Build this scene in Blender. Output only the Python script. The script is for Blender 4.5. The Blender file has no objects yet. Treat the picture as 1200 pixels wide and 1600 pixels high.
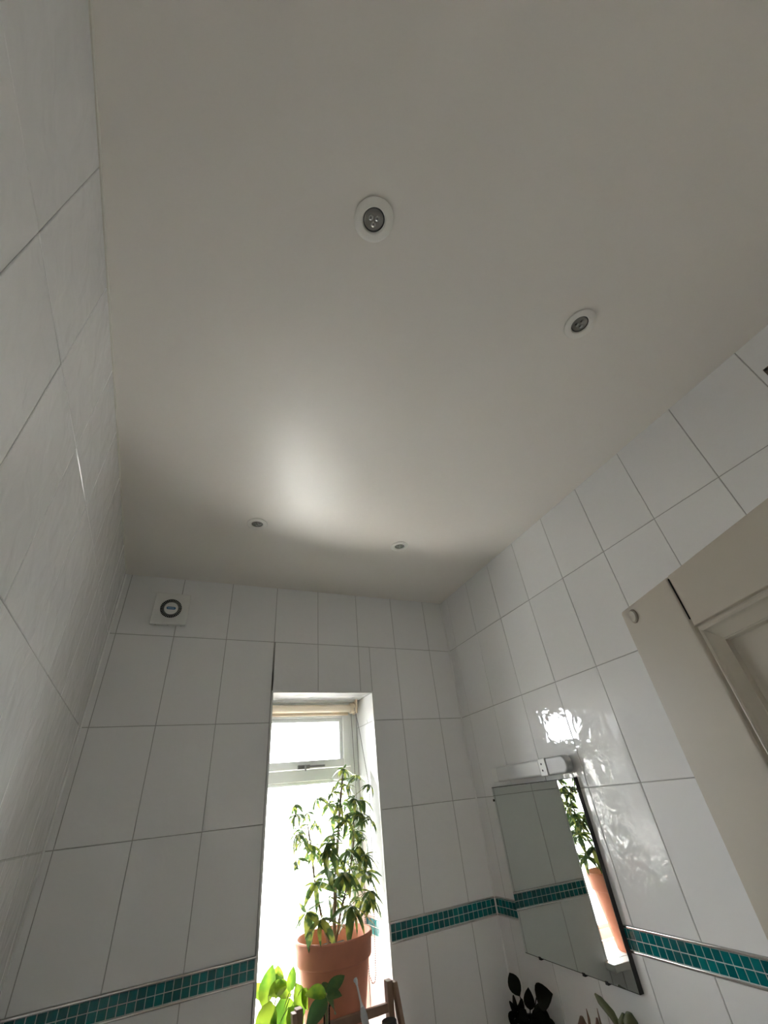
import bpy, bmesh, math, random
from mathutils import Vector, Matrix
random.seed(7)
S = bpy.context.scene
COL = S.collection
PI = math.pi

# ---------------------------------------------------------------- camera
cam_d = bpy.data.cameras.new('camera'); cam_o = bpy.data.objects.new('camera', cam_d); COL.objects.link(cam_o)
cam_d.sensor_fit = 'HORIZONTAL'; cam_d.sensor_width = 36.0; cam_d.lens = 36.0 * 639.58 / 1200.0
cam_d.clip_start = 0.02; cam_d.clip_end = 500
cam_o.matrix_world = Matrix(((0.8953675, -0.1833483, -0.4058329, 0.246543),
                             (-0.4352098, -0.5534181, -0.7101555, -2.252065),
                             (-0.0943895, 0.8124727, -0.5753076, 1.800427),
                             (0, 0, 0, 1)))
S.camera = cam_o

# ---------------------------------------------------------------- daylight
SKY = 1.7
SUN = 6.0
wd = bpy.data.worlds.new('hazy_sky'); S.world = wd; wd.use_nodes = True
bg = wd.node_tree.nodes['Background']; bg.inputs[0].default_value = (0.93, 0.97, 1.0, 1); bg.inputs[1].default_value = SKY
sun_d = bpy.data.lights.new('sun', 'SUN'); sun_d.energy = SUN; sun_d.angle = math.radians(1.0); sun_d.color = (1.0, 0.95, 0.86)
sun_o = bpy.data.objects.new('sun', sun_d); COL.objects.link(sun_o)
sun_o.rotation_euler = Vector((0.30, -0.62, -1.0)).to_track_quat('-Z', 'Y').to_euler()
sun_o.location = (0, 4, 6)
# sampling guide over the window opening (gives off no light of its own)
pt_d = bpy.data.lights.new('window_portal', 'AREA'); pt_d.shape = 'RECTANGLE'; pt_d.size = 0.56; pt_d.size_y = 1.21
pt_d.cycles.is_portal = True
pt_o = bpy.data.objects.new('window_portal', pt_d); COL.objects.link(pt_o)
pt_o.location = (1.039, 0.345, 1.705); pt_o.rotation_euler = (-PI / 2, 0, 0)

S.view_settings.view_transform = 'Standard'; S.view_settings.look = 'None'
S.view_settings.exposure = 4.35; S.view_settings.gamma = 1.0; S.view_settings.use_curve_mapping = False
S.cycles.max_bounces = 10; S.cycles.diffuse_bounces = 10; S.cycles.adaptive_threshold = 0.02; S.cycles.glossy_bounces = 6
S.cycles.transparent_max_bounces = 12; S.cycles.transmission_bounces = 8
S.cycles.sample_clamp_indirect = 2.0; S.cycles.blur_glossy = 0.6
S.cycles.caustics_refractive = False; S.cycles.use_light_tree = False

# ---------------------------------------------------------------- room measures (metres)
Z1 = 2.57                       # height of the first tile joint under the ceiling
TW, TH = 0.25, 0.40             # tile size
def zceil(x, y): return Z1 + 0.3095 + 0.01394 * x - 0.00113 * y
XR, YAWR = 1.9057, -0.07499     # right wall: foot at the back corner and its skew
XL, YAWL = -0.0293, -0.01442    # left wall
WX0, WX1 = 0.756, 1.322         # window opening
WZ0, WZ1 = Z1 - 1.505, Z1 - 0.256
WY = 0.25                       # depth of the reveal
YF = -2.64                      # front wall
BT, BB = Z1 - 1.200, Z1 - 1.268 # mosaic band top and bottom

# ---------------------------------------------------------------- materials
MATS = {}
def nodemat(name):
    m = bpy.data.materials.new(name); m.use_nodes = True
    nt = m.node_tree; b = nt.nodes['Principled BSDF']; MATS[name] = m
    return m, nt, b
def mat(name, col, rough=0.5, metal=0.0, spec=0.5, noise=None, bump=None, coat=0.0):
    m, nt, b = nodemat(name)
    b.inputs['Base Color'].default_value = (*col, 1); b.inputs['Roughness'].default_value = rough
    b.inputs['Metallic'].default_value = metal; b.inputs['Specular IOR Level'].default_value = spec
    b.inputs['Coat Weight'].default_value = coat
    if noise:
        sc, amt = noise
        tc = nt.nodes.new('ShaderNodeTexCoord'); n = nt.nodes.new('ShaderNodeTexNoise'); n.inputs['Scale'].default_value = sc
        n.inputs['Detail'].default_value = 5
        mx = nt.nodes.new('ShaderNodeMix'); mx.data_type = 'RGBA'
        mx.inputs['A'].default_value = (*[c * (1 - amt) for c in col], 1); mx.inputs['B'].default_value = (*[min(1, c * (1 + amt)) for c in col], 1)
        nt.links.new(tc.outputs['Object'], n.inputs['Vector']); nt.links.new(n.outputs['Fac'], mx.inputs['Factor']); nt.links.new(mx.outputs['Result'], b.inputs['Base Color'])
    if bump:
        sc, dist, strg = bump
        tc = nt.nodes.new('ShaderNodeTexCoord'); n = nt.nodes.new('ShaderNodeTexNoise'); n.inputs['Scale'].default_value = sc; n.inputs['Detail'].default_value = 3
        bp = nt.nodes.new('ShaderNodeBump'); bp.inputs['Strength'].default_value = strg; bp.inputs['Distance'].default_value = dist
        nt.links.new(tc.outputs['Object'], n.inputs['Vector']); nt.links.new(n.outputs['Fac'], bp.inputs['Height']); nt.links.new(bp.outputs['Normal'], b.inputs['Normal'])
    return m
def tile_mat(name, col, rough, scale, dist, var=0.02):
    """glossy glaze: every tile has its own ripple and a faint shade of its own"""
    m, nt, b = nodemat(name); L = nt.links.new; N = nt.nodes.new
    g = N('ShaderNodeNewGeometry'); oi = N('ShaderNodeObjectInfo')
    mul = N('ShaderNodeMath'); mul.operation = 'MULTIPLY'; mul.inputs[1].default_value = 61.0
    add = N('ShaderNodeVectorMath'); add.operation = 'ADD'
    L(oi.outputs['Random'], mul.inputs[0]); L(g.outputs['Position'], add.inputs[0]); L(mul.outputs[0], add.inputs[1])
    n1 = N('ShaderNodeTexNoise'); n1.inputs['Scale'].default_value = scale; n1.inputs['Detail'].default_value = 2.5; n1.inputs['Roughness'].default_value = 0.45
    n1.inputs['Distortion'].default_value = 0.6
    L(add.outputs[0], n1.inputs['Vector'])
    bp = N('ShaderNodeBump'); bp.inputs['Strength'].default_value = 1.0; bp.inputs['Distance'].default_value = dist
    L(n1.outputs['Fac'], bp.inputs['Height']); L(bp.outputs['Normal'], b.inputs['Normal'])
    rm = N('ShaderNodeMapRange'); rm.inputs['To Min'].default_value = 1 - var; rm.inputs['To Max'].default_value = 1 + var
    L(oi.outputs['Random'], rm.inputs['Value'])
    vm = N('ShaderNodeVectorMath'); vm.operation = 'SCALE'; vm.inputs[0].default_value = col
    L(rm.outputs['Result'], vm.inputs['Scale']); L(vm.outputs[0], b.inputs['Base Color'])
    b.inputs['Roughness'].default_value = rough; b.inputs['IOR'].default_value = 1.52
    return m
tile_mat('white_glaze', (0.835, 0.835, 0.835), 0.018, 14.0, 0.0020)
tile_mat('teal_glaze', (0.0, 0.14, 0.15), 0.10, 40.0, 0.0004, 0.25)
mat('mosaic_grout', (0.55, 0.62, 0.60), 0.8)
mat('grout', (0.40, 0.40, 0.385), 0.9, noise=(30, 0.15))
mat('ceiling_paint', (0.86, 0.82, 0.765), 0.37, spec=0.5, bump=(9, 0.002, 0.25))
mat('white_caulk', (0.80, 0.80, 0.79), 0.4)
mat('caulk', (0.72, 0.70, 0.64), 0.5)
mat('chrome', (0.80, 0.78, 0.76), 0.16, 1.0)
mat('white_plastic', (0.78, 0.78, 0.76), 0.28)
mat('diffuser_plastic', (0.62, 0.62, 0.61), 0.3)
mat('grey_plastic', (0.42, 0.42, 0.42), 0.3)
mat('pvc', (0.80, 0.81, 0.79), 0.30)
mat('black', (0.008, 0.008, 0.008), 0.6)
mat('dark_parts_and_shade', (0.06, 0.06, 0.06), 0.7)
mat('blue_badge', (0.02, 0.12, 0.32), 0.3)
mat('badge_print', (0.35, 0.50, 0.62), 0.4)
mat('door_paint', (0.60, 0.545, 0.455), 0.42, spec=0.25, bump=(60, 0.0004, 0.4))
mat('peg_shadow_brown', (0.36, 0.28, 0.21), 0.6)
mat('dark_gap', (0.02, 0.018, 0.015), 0.9)
mat('mirror_silver', (0.68, 0.72, 0.69), 0.005, 1.0)
mat('mirror_backing', (0.03, 0.03, 0.032), 0.5)
mat('terracotta', (0.66, 0.265, 0.16), 0.75, noise=(14, 0.18), bump=(90, 0.0006, 0.4))
mat('soil', (0.035, 0.022, 0.014), 0.95, noise=(80, 0.5), bump=(70, 0.006, 1.0))
mat('bark', (0.20, 0.145, 0.09), 0.8, noise=(60, 0.3), bump=(90, 0.001, 0.6))
mat('petiole_green', (0.22, 0.27, 0.10), 0.55)
mat('wood', (0.26, 0.165, 0.115), 0.55, noise=(25, 0.35), bump=(70, 0.0006, 0.4))
mat('blind_fabric', (0.80, 0.69, 0.54), 0.85, bump=(300, 0.0005, 0.3))
mat('blind_bracket', (0.72, 0.60, 0.44), 0.4)
mat('chain', (0.13, 0.125, 0.12), 0.3)
mat('handle_metal', (0.35, 0.35, 0.34), 0.35, 1.0)
mat('bezel_white', (0.84, 0.82, 0.77), 0.35)
mat('lamp_glass', (0.29, 0.28, 0.26), 0.12, coat=0.5)
mat('lamp_reflector', (0.45, 0.45, 0.43), 0.2, 0.8)
mat('brown_board', (0.115, 0.075, 0.055), 0.55, noise=(40, 0.3))
mat('pot_white', (0.74, 0.74, 0.72), 0.25)
mat('pot_dark', (0.03, 0.03, 0.03), 0.4)
mat('bristle', (0.75, 0.80, 0.84), 0.7)
mat('brush_grey', (0.46, 0.47, 0.50), 0.35)
mat('lino', (0.10, 0.095, 0.09), 0.4, noise=(6, 0.1))
mat('plain_wall', (0.82, 0.81, 0.78), 0.7)
mat('concrete', (0.60, 0.59, 0.57), 0.9, noise=(0.6, 0.15))
mat('render_wall', (0.55, 0.53, 0.50), 0.9, noise=(1.5, 0.1))
mat('screw_black', (0.02, 0.018, 0.016), 0.5)

def leaf_mat(name, c1, c2, trans=0.5, rough=0.3, scale=9.0, lo=0.45, hi=0.62, tval=1.7):
    m, nt, b = nodemat(name); L = nt.links.new; N = nt.nodes.new
    tc = N('ShaderNodeTexCoord'); oi = N('ShaderNodeObjectInfo')
    mul = N('ShaderNodeMath'); mul.operation = 'MULTIPLY'; mul.inputs[1].default_value = 43.0
    add = N('ShaderNodeVectorMath'); add.operation = 'ADD'
    L(oi.outputs['Random'], mul.inputs[0]); L(tc.outputs['Object'], add.inputs[0]); L(mul.outputs[0], add.inputs[1])
    n = N('ShaderNodeTexNoise'); n.inputs['Scale'].default_value = scale; n.inputs['Detail'].default_value = 2
    L(add.outputs[0], n.inputs['Vector'])
    mr = N('ShaderNodeMapRange'); mr.inputs['From Min'].default_value = lo; mr.inputs['From Max'].default_value = hi
    L(n.outputs['Fac'], mr.inputs['Value'])
    mx = N('ShaderNodeMix'); mx.data_type = 'RGBA'; mx.inputs['A'].default_value = (*c1, 1); mx.inputs['B'].default_value = (*c2, 1)
    L(mr.outputs['Result'], mx.inputs['Factor']); L(mx.outputs['Result'], b.inputs['Base Color'])
    b.inputs['Roughness'].default_value = rough
    tr = N('ShaderNodeBsdfTranslucent'); ms = N('ShaderNodeMixShader'); ms.inputs[0].default_value = trans
    hs = N('ShaderNodeHueSaturation'); hs.inputs['Value'].default_value = tval; hs.inputs['Saturation'].default_value = 1.0
    L(mx.outputs['Result'], hs.inputs['Color']); L(hs.outputs['Color'], tr.inputs['Color'])
    out = nt.nodes['Material Output']
    L(b.outputs[0], ms.inputs[1]); L(tr.outputs[0], ms.inputs[2]); L(ms.outputs[0], out.inputs['Surface'])
    return m
leaf_mat('umbrella_leaf', (0.060, 0.105, 0.030), (0.29, 0.32, 0.065), 0.24, 0.25, 2.2, 0.52, 0.60)
leaf_mat('umbrella_leaf_mix', (0.060, 0.105, 0.030), (0.29, 0.32, 0.065), 0.24, 0.25, 22.0, 0.50, 0.60)
leaf_mat('lime_leaf', (0.07, 0.16, 0.015), (0.20, 0.29, 0.025), 0.36, 0.35, 2.0, 0.40, 0.62)
leaf_mat('cutting_leaf', (0.05, 0.12, 0.035), (0.07, 0.15, 0.04), 0.25, 0.35, 3.0)
leaf_mat('dark_leaf', (0.004, 0.006, 0.003), (0.006, 0.009, 0.004), 0.03, 0.75, 3.0)
MATS['dark_leaf'].node_tree.nodes['Principled BSDF'].inputs['Specular IOR Level'].default_value = 0.15
leaf_mat('succulent_leaf', (0.085, 0.095, 0.035), (0.12, 0.13, 0.05), 0.10, 0.5, 4.0)
leaf_mat('rust_leaf', (0.13, 0.06, 0.045), (0.17, 0.12, 0.07), 0.10, 0.5, 4.0)

def glass_mat(name, tint, refl):
    """thin clear pane: lets the daylight straight through, mirrors a little of it"""
    m, nt, b = nodemat(name); L = nt.links.new; N = nt.nodes.new
    t = N('ShaderNodeBsdfTransparent'); t.inputs[0].default_value = (*tint, 1)
    g = N('ShaderNodeBsdfGlossy'); g.inputs['Roughness'].default_value = 0.02
    f = N('ShaderNodeFresnel'); f.inputs['IOR'].default_value = refl
    ms = N('ShaderNodeMixShader'); L(f.outputs[0], ms.inputs[0]); L(t.outputs[0], ms.inputs[1]); L(g.outputs[0], ms.inputs[2])
    L(ms.outputs[0], nt.nodes['Material Output'].inputs['Surface'])
glass_mat('window_glass', (0.95, 0.95, 0.95), 1.25)
glass_mat('bottle_glass', (0.90, 0.94, 0.91), 1.5)
glass_mat('bottle_water', (0.86, 0.92, 0.88), 1.33)

# ---------------------------------------------------------------- mesh helpers
class MB:
    def __init__(s): s.v = []; s.f = []
    def add(s, vs, fs):
        o = len(s.v); s.v += [tuple(v) for v in vs]; s.f += [tuple(i + o for i in f) for f in fs]; return s
    def box(s, a, b, M=None):
        x0, y0, z0 = a; x1, y1, z1 = b
        vs = [(x0, y0, z0), (x1, y0, z0), (x1, y1, z0), (x0, y1, z0), (x0, y0, z1), (x1, y0, z1), (x1, y1, z1), (x0, y1, z1)]
        if M: vs = [M @ Vector(v) for v in vs]
        return s.add(vs, [(3, 2, 1, 0), (4, 5, 6, 7), (0, 1, 5, 4), (1, 2, 6, 5), (2, 3, 7, 6), (3, 0, 4, 7)])
    def lathe(s, prof, n=32, M=None, cap0=True, cap1=True):
        """prof: (r, z) list, turned about z"""
        vs = []; fs = []
        for r, z in prof:
            for k in range(n):
                a = 2 * PI * k / n; v = Vector((r * math.cos(a), r * math.sin(a), z)); vs.append(M @ v if M else v)
        for i in range(len(prof) - 1):
            for k in range(n):
                a = i * n + k; b = i * n + (k + 1) % n; fs.append((a, b, b + n, a + n))
        if cap0: fs.append(tuple(range(n))[::-1])
        if cap1: fs.append(tuple((len(prof) - 1) * n + k for k in range(n)))
        return s.add(vs, fs)
    def tube(s, pts, rad, n=8):
        pts = [Vector(p) for p in pts]; m = len(pts)
        rs = rad if isinstance(rad, (list, tuple)) else [rad] * m
        vs = []; fs = []; prev = None
        for i, p in enumerate(pts):
            t = (pts[min(i + 1, m - 1)] - pts[max(i - 1, 0)]).normalized()
            if prev is None:
                ref = Vector((0, 0, 1)) if abs(t.z) < 0.9 else Vector((1, 0, 0)); u = t.cross(ref).normalized()
            else:
                u = (prev - t * prev.dot(t)).normalized()
            prev = u; w = t.cross(u)
            for k in range(n):
                a = 2 * PI * k / n; vs.append(p + (u * math.cos(a) + w * math.sin(a)) * rs[i])
        for i in range(m - 1):
            for k in range(n):
                a = i * n + k; b = i * n + (k + 1) % n; fs.append((a, b, b + n, a + n))
        fs.append(tuple(range(n))[::-1]); fs.append(tuple((m - 1) * n + k for k in range(n)))
        return s.add(vs, fs)
    def poly_prism(s, poly, h0, h1, M=None):
        n = len(poly); vs = [Vector((x, y, h0)) for x, y in poly] + [Vector((x, y, h1)) for x, y in poly]
        if M: vs = [M @ v for v in vs]
        fs = [tuple(range(n))[::-1], tuple(range(n, 2 * n))] + [(i, (i + 1) % n, (i + 1) % n + n, i + n) for i in range(n)]
        return s.add(vs, fs)
    def mesh(s, name, m, bevel=0.0, seg=2, smooth=True, ang=35):
        me = bpy.data.meshes.new(name); me.from_pydata(s.v, [], s.f); me.update()
        bm = bmesh.new(); bm.from_mesh(me); bmesh.ops.recalc_face_normals(bm, faces=bm.faces)
        if bevel:
            es = [e for e in bm.edges if len(e.link_faces) == 2 and e.calc_face_angle(0) > 0.5]
            bmesh.ops.bevel(bm, geom=es, offset=bevel, segments=seg, profile=0.5, affect='EDGES', clamp_overlap=True)
        bm.to_mesh(me); bm.free()
        me.materials.append(MATS[m])
        if smooth:
            me.polygons.foreach_set('use_smooth', [True] * len(me.polygons))
            if bevel:      # flat faces keep their own normal, only the rounded edges blend
                nv = [Vector((0, 0, 0)) for _ in me.vertices]
                for p in me.polygons:
                    for i in p.vertices: nv[i] += p.normal * p.area ** 1.5
                me.normals_split_custom_set_from_vertices([v.normalized() if v.length > 0 else (0, 0, 1) for v in nv])
            else: me.set_sharp_from_angle(angle=math.radians(ang))
        return me
    def build(s, name, m, parent=None, M=None, **k):
        return link(name, s.mesh(name, m, **k), parent, M)
def link(name, me, parent=None, M=None):
    o = bpy.data.objects.new(name, me); COL.objects.link(o)
    if parent: o.parent = parent
    if M is not None: o.matrix_basis = M
    return o
def tag(o, label, cat=None, group=None, kind=None):
    o['label'] = label
    if cat: o['category'] = cat
    if group: o['group'] = group
    if kind: o['kind'] = kind
    return o
def thing(name, label, cat, M=None, group=None, kind=None):
    o = link(name, None, None, M); o.empty_display_size = 0.05
    return tag(o, label, cat, group, kind)
T = Matrix.Translation
def frame(origin, xd, yd, zd):
    M = Matrix.Identity(4)
    for i, v in enumerate((xd, yd, zd)):
        for j in range(3): M[j][i] = v[j]
    for j in range(3): M[j][3] = origin[j]
    return M

# ---------------------------------------------------------------- the room shell
# wall frames: local x along the wall, local y up, local z into the room, origin at the back corner at joint height
F_BACK = frame((0, 0, Z1), (1, 0, 0), (0, 0, 1), (0, -1, 0))
cR, sR = math.cos(YAWR), math.sin(YAWR)
F_RIGHT = frame((XR, 0, Z1), (sR, -cR, 0), (0, 0, 1), (-cR, -sR, 0))     # mirrored frame, kept for placing only
cL, sL = math.cos(YAWL), math.sin(YAWL)
F_LEFT = frame((XL, 0, Z1), (sL, -cL, 0), (0, 0, 1), (cL, sL, 0))
def on(F, u, v, w=0.0): return F @ Vector((u, v, w))
def ceil_on(F, u):
    p = on(F, u, 0); return zceil(p.x, p.y) - Z1
REC = 0.0018                     # how far the grout lies behind the tile face
GAP = 0.0027
LEN = 2.66
FLZ = -Z1

def slab(name, F, rects, label, thick=0.10):
    mb = MB()
    for (u0, u1, v0, v1) in rects:
        mb.box((u0, v0, -thick), (u1, v1, -REC), F)
    o = mb.build(name, 'grout', smooth=False); tag(o, label, 'wall', kind='structure'); return o

wall_back = slab('wall_back', F_BACK, [(XL - 0.1, WX0 - 0.0, FLZ, 0.40), (WX1, XR + 0.1, FLZ, 0.40), (WX0, WX1, WZ1 - Z1, 0.40), (WX0, WX1, FLZ, WZ0 - Z1 - 0.04)],
                 'white tiled end wall around the bright window, crossed by a teal mosaic band')
wall_right = slab('wall_right', F_RIGHT, [(0.0, LEN, FLZ, 0.40)], 'white tiled wall on the right that carries the mirror')
wall_left = slab('wall_left', F_LEFT, [(0.0, LEN, FLZ, 0.40)], 'white tiled wall on the left, seen at a steep slant')

# reveal linings belong to the back wall
mb = MB()
mb.box((WX0 - 0.1, REC, WZ0 - 0.04), (WX0 - REC, WY - 0.0005, WZ1 + 0.1)); mb.box((WX1 + REC, REC, WZ0 - 0.04), (WX1 + 0.1, WY + 0.07, WZ1 + 0.1))
mb.box((WX0 - REC, REC, WZ1 + REC), (WX1 + REC, WY + 0.07, WZ1 + 0.1)); mb.box((WX0 - 0.1, REC, WZ0 - 0.15), (WX1 + 0.1, WY + 0.07, WZ0 - 0.042))
o = mb.build('reveal_lining', 'grout', wall_back, smooth=False)

# --- tiles: each one a mesh object of its own
_full = {}
def tile_mesh(poly, t=0.0055, ch=0.0012, m='white_glaze'):
    """poly in tile coordinates, counter-clockwise; chamfered front face at local z = 0, back at -t"""
    n = len(poly); cx = sum(p[0] for p in poly) / n; cy = sum(p[1] for p in poly) / n
    def ins(p, d):
        dx, dy = p[0] - cx, p[1] - cy
        return (p[0] - math.copysign(min(d, abs(dx)), dx), p[1] - math.copysign(min(d, abs(dy)), dy))
    vs = [(x, y, -t) for x, y in poly] + [(x, y, -ch) for x, y in poly] + [(*ins(p, ch), 0) for p in poly]
    fs = []
    for k in (0, 1):
        for i in range(n): fs.append((k * n + i, k * n + (i + 1) % n, (k + 1) * n + (i + 1) % n, (k + 1) * n + i))
    fs.append(tuple(range(2 * n, 3 * n)))
    me = MB(); me.add(vs, fs)
    return me.mesh('tile', m, smooth=False)
def put_tile(F, parent, u0, u1, v0, v1, v1b=None, name='tile', m='white_glaze', g=GAP, tilt=0.0016, ch=0.0012):
    """one tile between joint lines; v1b is a different top height at its u1 side (a tile cut to the ceiling)"""
    w = u1 - u0 - g; h = v1 - v0 - g
    if w < 0.006 or h < 0.006: return
    if v1b is None:
        key = (round(w, 4), round(h, 4), m)
        if key not in _full: _full[key] = tile_mesh([(-w / 2, -h / 2), (w / 2, -h / 2), (w / 2, h / 2), (-w / 2, h / 2)], m=m, ch=ch)
        me = _full[key]
    else:
        hb = v1b - v0 - g
        me = tile_mesh([(-w / 2, -h / 2), (w / 2, -h / 2), (w / 2, hb - h / 2), (-w / 2, h / 2)], m=m)
    M = F @ T((((u0 + u1) / 2), (v0 + v1) / 2, 0)) @ Matrix.Rotation(random.gauss(0, tilt), 4, 'X') @ Matrix.Rotation(random.gauss(0, tilt), 4, 'Y')
    return link(name, me, parent, M)
ROWS = [(-TH, 0), (-2 * TH, -TH), (-3 * TH, -2 * TH), (BB - Z1 - TH, BB - Z1), (BB - Z1 - 2 * TH, BB - Z1 - TH), (FLZ, BB - Z1 - 2 * TH)]
def cut_cols(joints, a, b):
    js = sorted(set([a, b] + [j for j in joints if a + 1e-4 < j < b - 1e-4])); return list(zip(js[:-1], js[1:]))
HOLE = (WX0, WX1, WZ0 - Z1 - 0.03, WZ1 - Z1)
def tile_wall(F, parent, joints, a, b, hole=None):
    for (u0, u1) in cut_cols(joints, a, b):
        put_tile(F, parent, u0, u1, 0, ceil_on(F, u0) + 0.0015, ceil_on(F, u1) + 0.0015)
        for (v0, v1) in ROWS:
            if hole and u1 > hole[0] + 1e-4 and u0 < hole[1] - 1e-4 and v1 > hole[2] + 1e-4 and v0 < hole[3] - 1e-4:
                # what is left of the tile round the window opening
                if u0 < hole[0]: put_tile(F, parent, u0, hole[0], v0, v1)
                if u1 > hole[1]: put_tile(F, parent, hole[1], u1, v0, v1)
                c0, c1 = max(u0, hole[0]), min(u1, hole[1])
                if v1 > hole[3]: put_tile(F, parent, c0, c1, hole[3], v1)
                if v0 < hole[2]: put_tile(F, parent, c0, c1, v0, hole[2])
            else:
                put_tile(F, parent, u0, u1, v0, v1)
tile_wall(F_BACK, wall_back, [k * TW for k in range(-1, 9)], XL + 0.002, XR - 0.002, HOLE)
tile_wall(F_RIGHT, wall_right, [0.0905 + k * TW for k in range(12)], 0.004, LEN - 0.03)
tile_wall(F_LEFT, wall_left, [0.057 + k * TW for k in range(12)], 0.004, LEN - 0.03)

# --- mosaic band with chrome edge strips
PIT = TW / 9
MZ = [(BB - Z1 + 0.0068 + k * 0.0272, BB - Z1 + 0.0068 + (k + 1) * 0.0272) for k in range(2)]
def band(F, parent, a, b, start=0.0, tiles=True):
    for (v0, v1) in ((BB - Z1, BB - Z1 + 0.0062), (BT - Z1 - 0.0062, BT - Z1)):
        mb = MB(); mb.box((a, v0, -0.004), (b, v1, 0.0032), F)
        mb.build('chrome_strip', 'chrome', parent, bevel=0.0016, seg=3)
    if tiles:
        mb = MB(); mb.box((a, BB - Z1 + 0.0062, -0.0045), (b, BT - Z1 - 0.0062, -0.0012), F); mb.build('mosaic_grout', 'mosaic_grout', parent, smooth=False)
    k0 = math.floor((a - start) / PIT)
    js = [start + k * PIT for k in range(k0, k0 + int((b - a) / PIT) + 3)]
    if not tiles:
        mb = MB(); mb.box((a, BB - Z1 + 0.007, -0.005), (b, BT - Z1 - 0.007, 0), F); mb.build('mosaic_strip', 'teal_glaze', parent, smooth=False); return
    for (u0, u1) in cut_cols(js, a, b):
        for (v0, v1) in MZ:
            put_tile(F, parent, u0, u1, v0, v1, name='mosaic_tile', m='teal_glaze', g=0.0026, tilt=0.006, ch=0.0008)
band(F_BACK, wall_back, XL + 0.004, WX0 - 0.001)
band(F_BACK, wall_back, WX1 + 0.001, XR - 0.004, WX1)
band(F_RIGHT, wall_right, 0.005, LEN - 0.03)
band(F_LEFT, wall_left, 0.005, LEN - 0.03, tiles=False)

# --- tiled reveal round the window, part of the back wall
F_RR = frame((WX1, 0, Z1), (0, 1, 0), (0, 0, 1), (-1, 0, 0))
F_RL = frame((WX0, 0, Z1), (0, 1, 0), (0, 0, 1), (1, 0, 0))
for F in (F_RR, F_RL):
    put_tile(F, wall_back, 0.004, WY, -TH, WZ1 - Z1); put_tile(F, wall_back, 0.004, WY, -2 * TH, -TH); put_tile(F, wall_back, 0.004, WY, -3 * TH, -2 * TH)
    put_tile(F, wall_back, 0.004, WY, WZ0 - Z1 - 0.03, BB - Z1)
    band(F, wall_back, 0.005, WY)
F_RT = frame((0, 0, WZ1), (1, 0, 0), (0, 1, 0), (0, 0, -1))
for (u0, u1) in cut_cols([k * TW for k in range(9)], WX0, WX1): put_tile(F_RT, wall_back, u0, u1, 0.004, WY)
mb = MB()
for x in (WX0, WX1): mb.box((x - 0.005, -0.0025, WZ0 - 0.03), (x + 0.005, 0.006, WZ1 + 0.005))
mb.box((WX0 + 0.005, -0.0025, WZ1 - 0.005), (WX1 - 0.005, 0.006, WZ1 + 0.005))
mb.build('corner_trim', 'white_plastic', wall_back, bevel=0.001)

# --- ceiling, caulk line, floor, front wall with its doorway, landing behind it
def cv(x, y): return (x, y, zceil(x, y))
mb = MB(); c4 = [(XL - 0.25, 0.06), (XR + 0.2, 0.06), (XR + 0.2, -4.2), (XL - 0.25, -4.2)]
mb.add([cv(*c) for c in c4] + [(cv(*c)[0], cv(*c)[1], cv(*c)[2] + 0.12) for c in c4], [(0, 1, 2, 3), (7, 6, 5, 4), (0, 4, 5, 1), (1, 5, 6, 2), (2, 6, 7, 3), (3, 7, 4, 0)])
o = mb.build('ceiling', 'ceiling_paint', smooth=False); tag(o, 'smooth off-white painted ceiling with a soft sheen', 'ceiling', kind='structure')
pts = []; rr = []
for k in range(60):
    u = 0.004 + k * (LEN - 0.04) / 59; p = on(F_LEFT, u, 0, 0.0008); pts.append((p.x, p.y, zceil(p.x, p.y) - 0.0012)); rr.append(0.0034 + 0.0012 * math.sin(k * 1.7) + random.uniform(-0.0006, 0.0006))
o = MB().tube(pts, rr, 6).build('trim_1', 'caulk'); tag(o, 'wavy white sealant bead between left wall and ceiling', 'sealant bead', kind='structure')
for nm, x, lb in (('trim_2', XL, 'white sealant bead in the left corner of the end wall'), ('trim_3', XR, 'white sealant bead in the right corner of the end wall')):
    sg = 1 if nm == 'trim_2' else -1; q = 0.0055
    mb = MB(); mb.add([(x - sg * 0.004, 0.004, 0.001), (x + sg * q, 0.003, 0.001), (x + sg * q, -0.0004, 0.001), (x + sg * 0.0035, -0.0035, 0.001), (x + sg * 0.0004, -q, 0.001), (x - sg * 0.004, -q, 0.001)]
                      + [(a, b, zceil(x, 0) - 0.001) for (a, b) in ((x - sg * 0.004, 0.004), (x + sg * q, 0.003), (x + sg * q, -0.0004), (x + sg * 0.0035, -0.0035), (x + sg * 0.0004, -q), (x - sg * 0.004, -q))],
                      [(0, 1, 2, 3, 4, 5), (11, 10, 9, 8, 7, 6)] + [(k, (k + 1) % 6, (k + 1) % 6 + 6, k + 6) for k in range(6)])
    o = mb.build(nm, 'white_caulk', smooth=False); tag(o, lb, 'sealant bead', kind='structure')
mb = MB(); mb.box((-0.5, -4.2, -0.1), (2.2, 0.1, 0.0)); o = mb.build('floor', 'lino', smooth=False); tag(o, 'grey vinyl bathroom floor below the frame', 'floor', kind='structure')
DX0, DX1, DZ = 0.455, 1.24, 2.0
mb = MB()
mb.box((XL - 0.1, YF - 0.1, 0), (DX0, YF, 3.0)); mb.box((DX1, YF - 0.1, 0), (XR, YF, 3.0)); mb.box((DX0, YF - 0.1, DZ), (DX1, YF, 3.0))
o = mb.build('wall_front', 'plain_wall', smooth=False); tag(o, 'plain wall with the doorway behind the camera', 'wall', kind='structure')
mb = MB()
mb.box((-0.5, -4.2, 0), (-0.4, YF - 0.1, 3.0)); mb.box((2.1, -4.2, 0), (2.2, YF - 0.1, 3.0)); mb.box((-0.4, -4.2, 0), (2.1, -4.1, 3.0))
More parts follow.
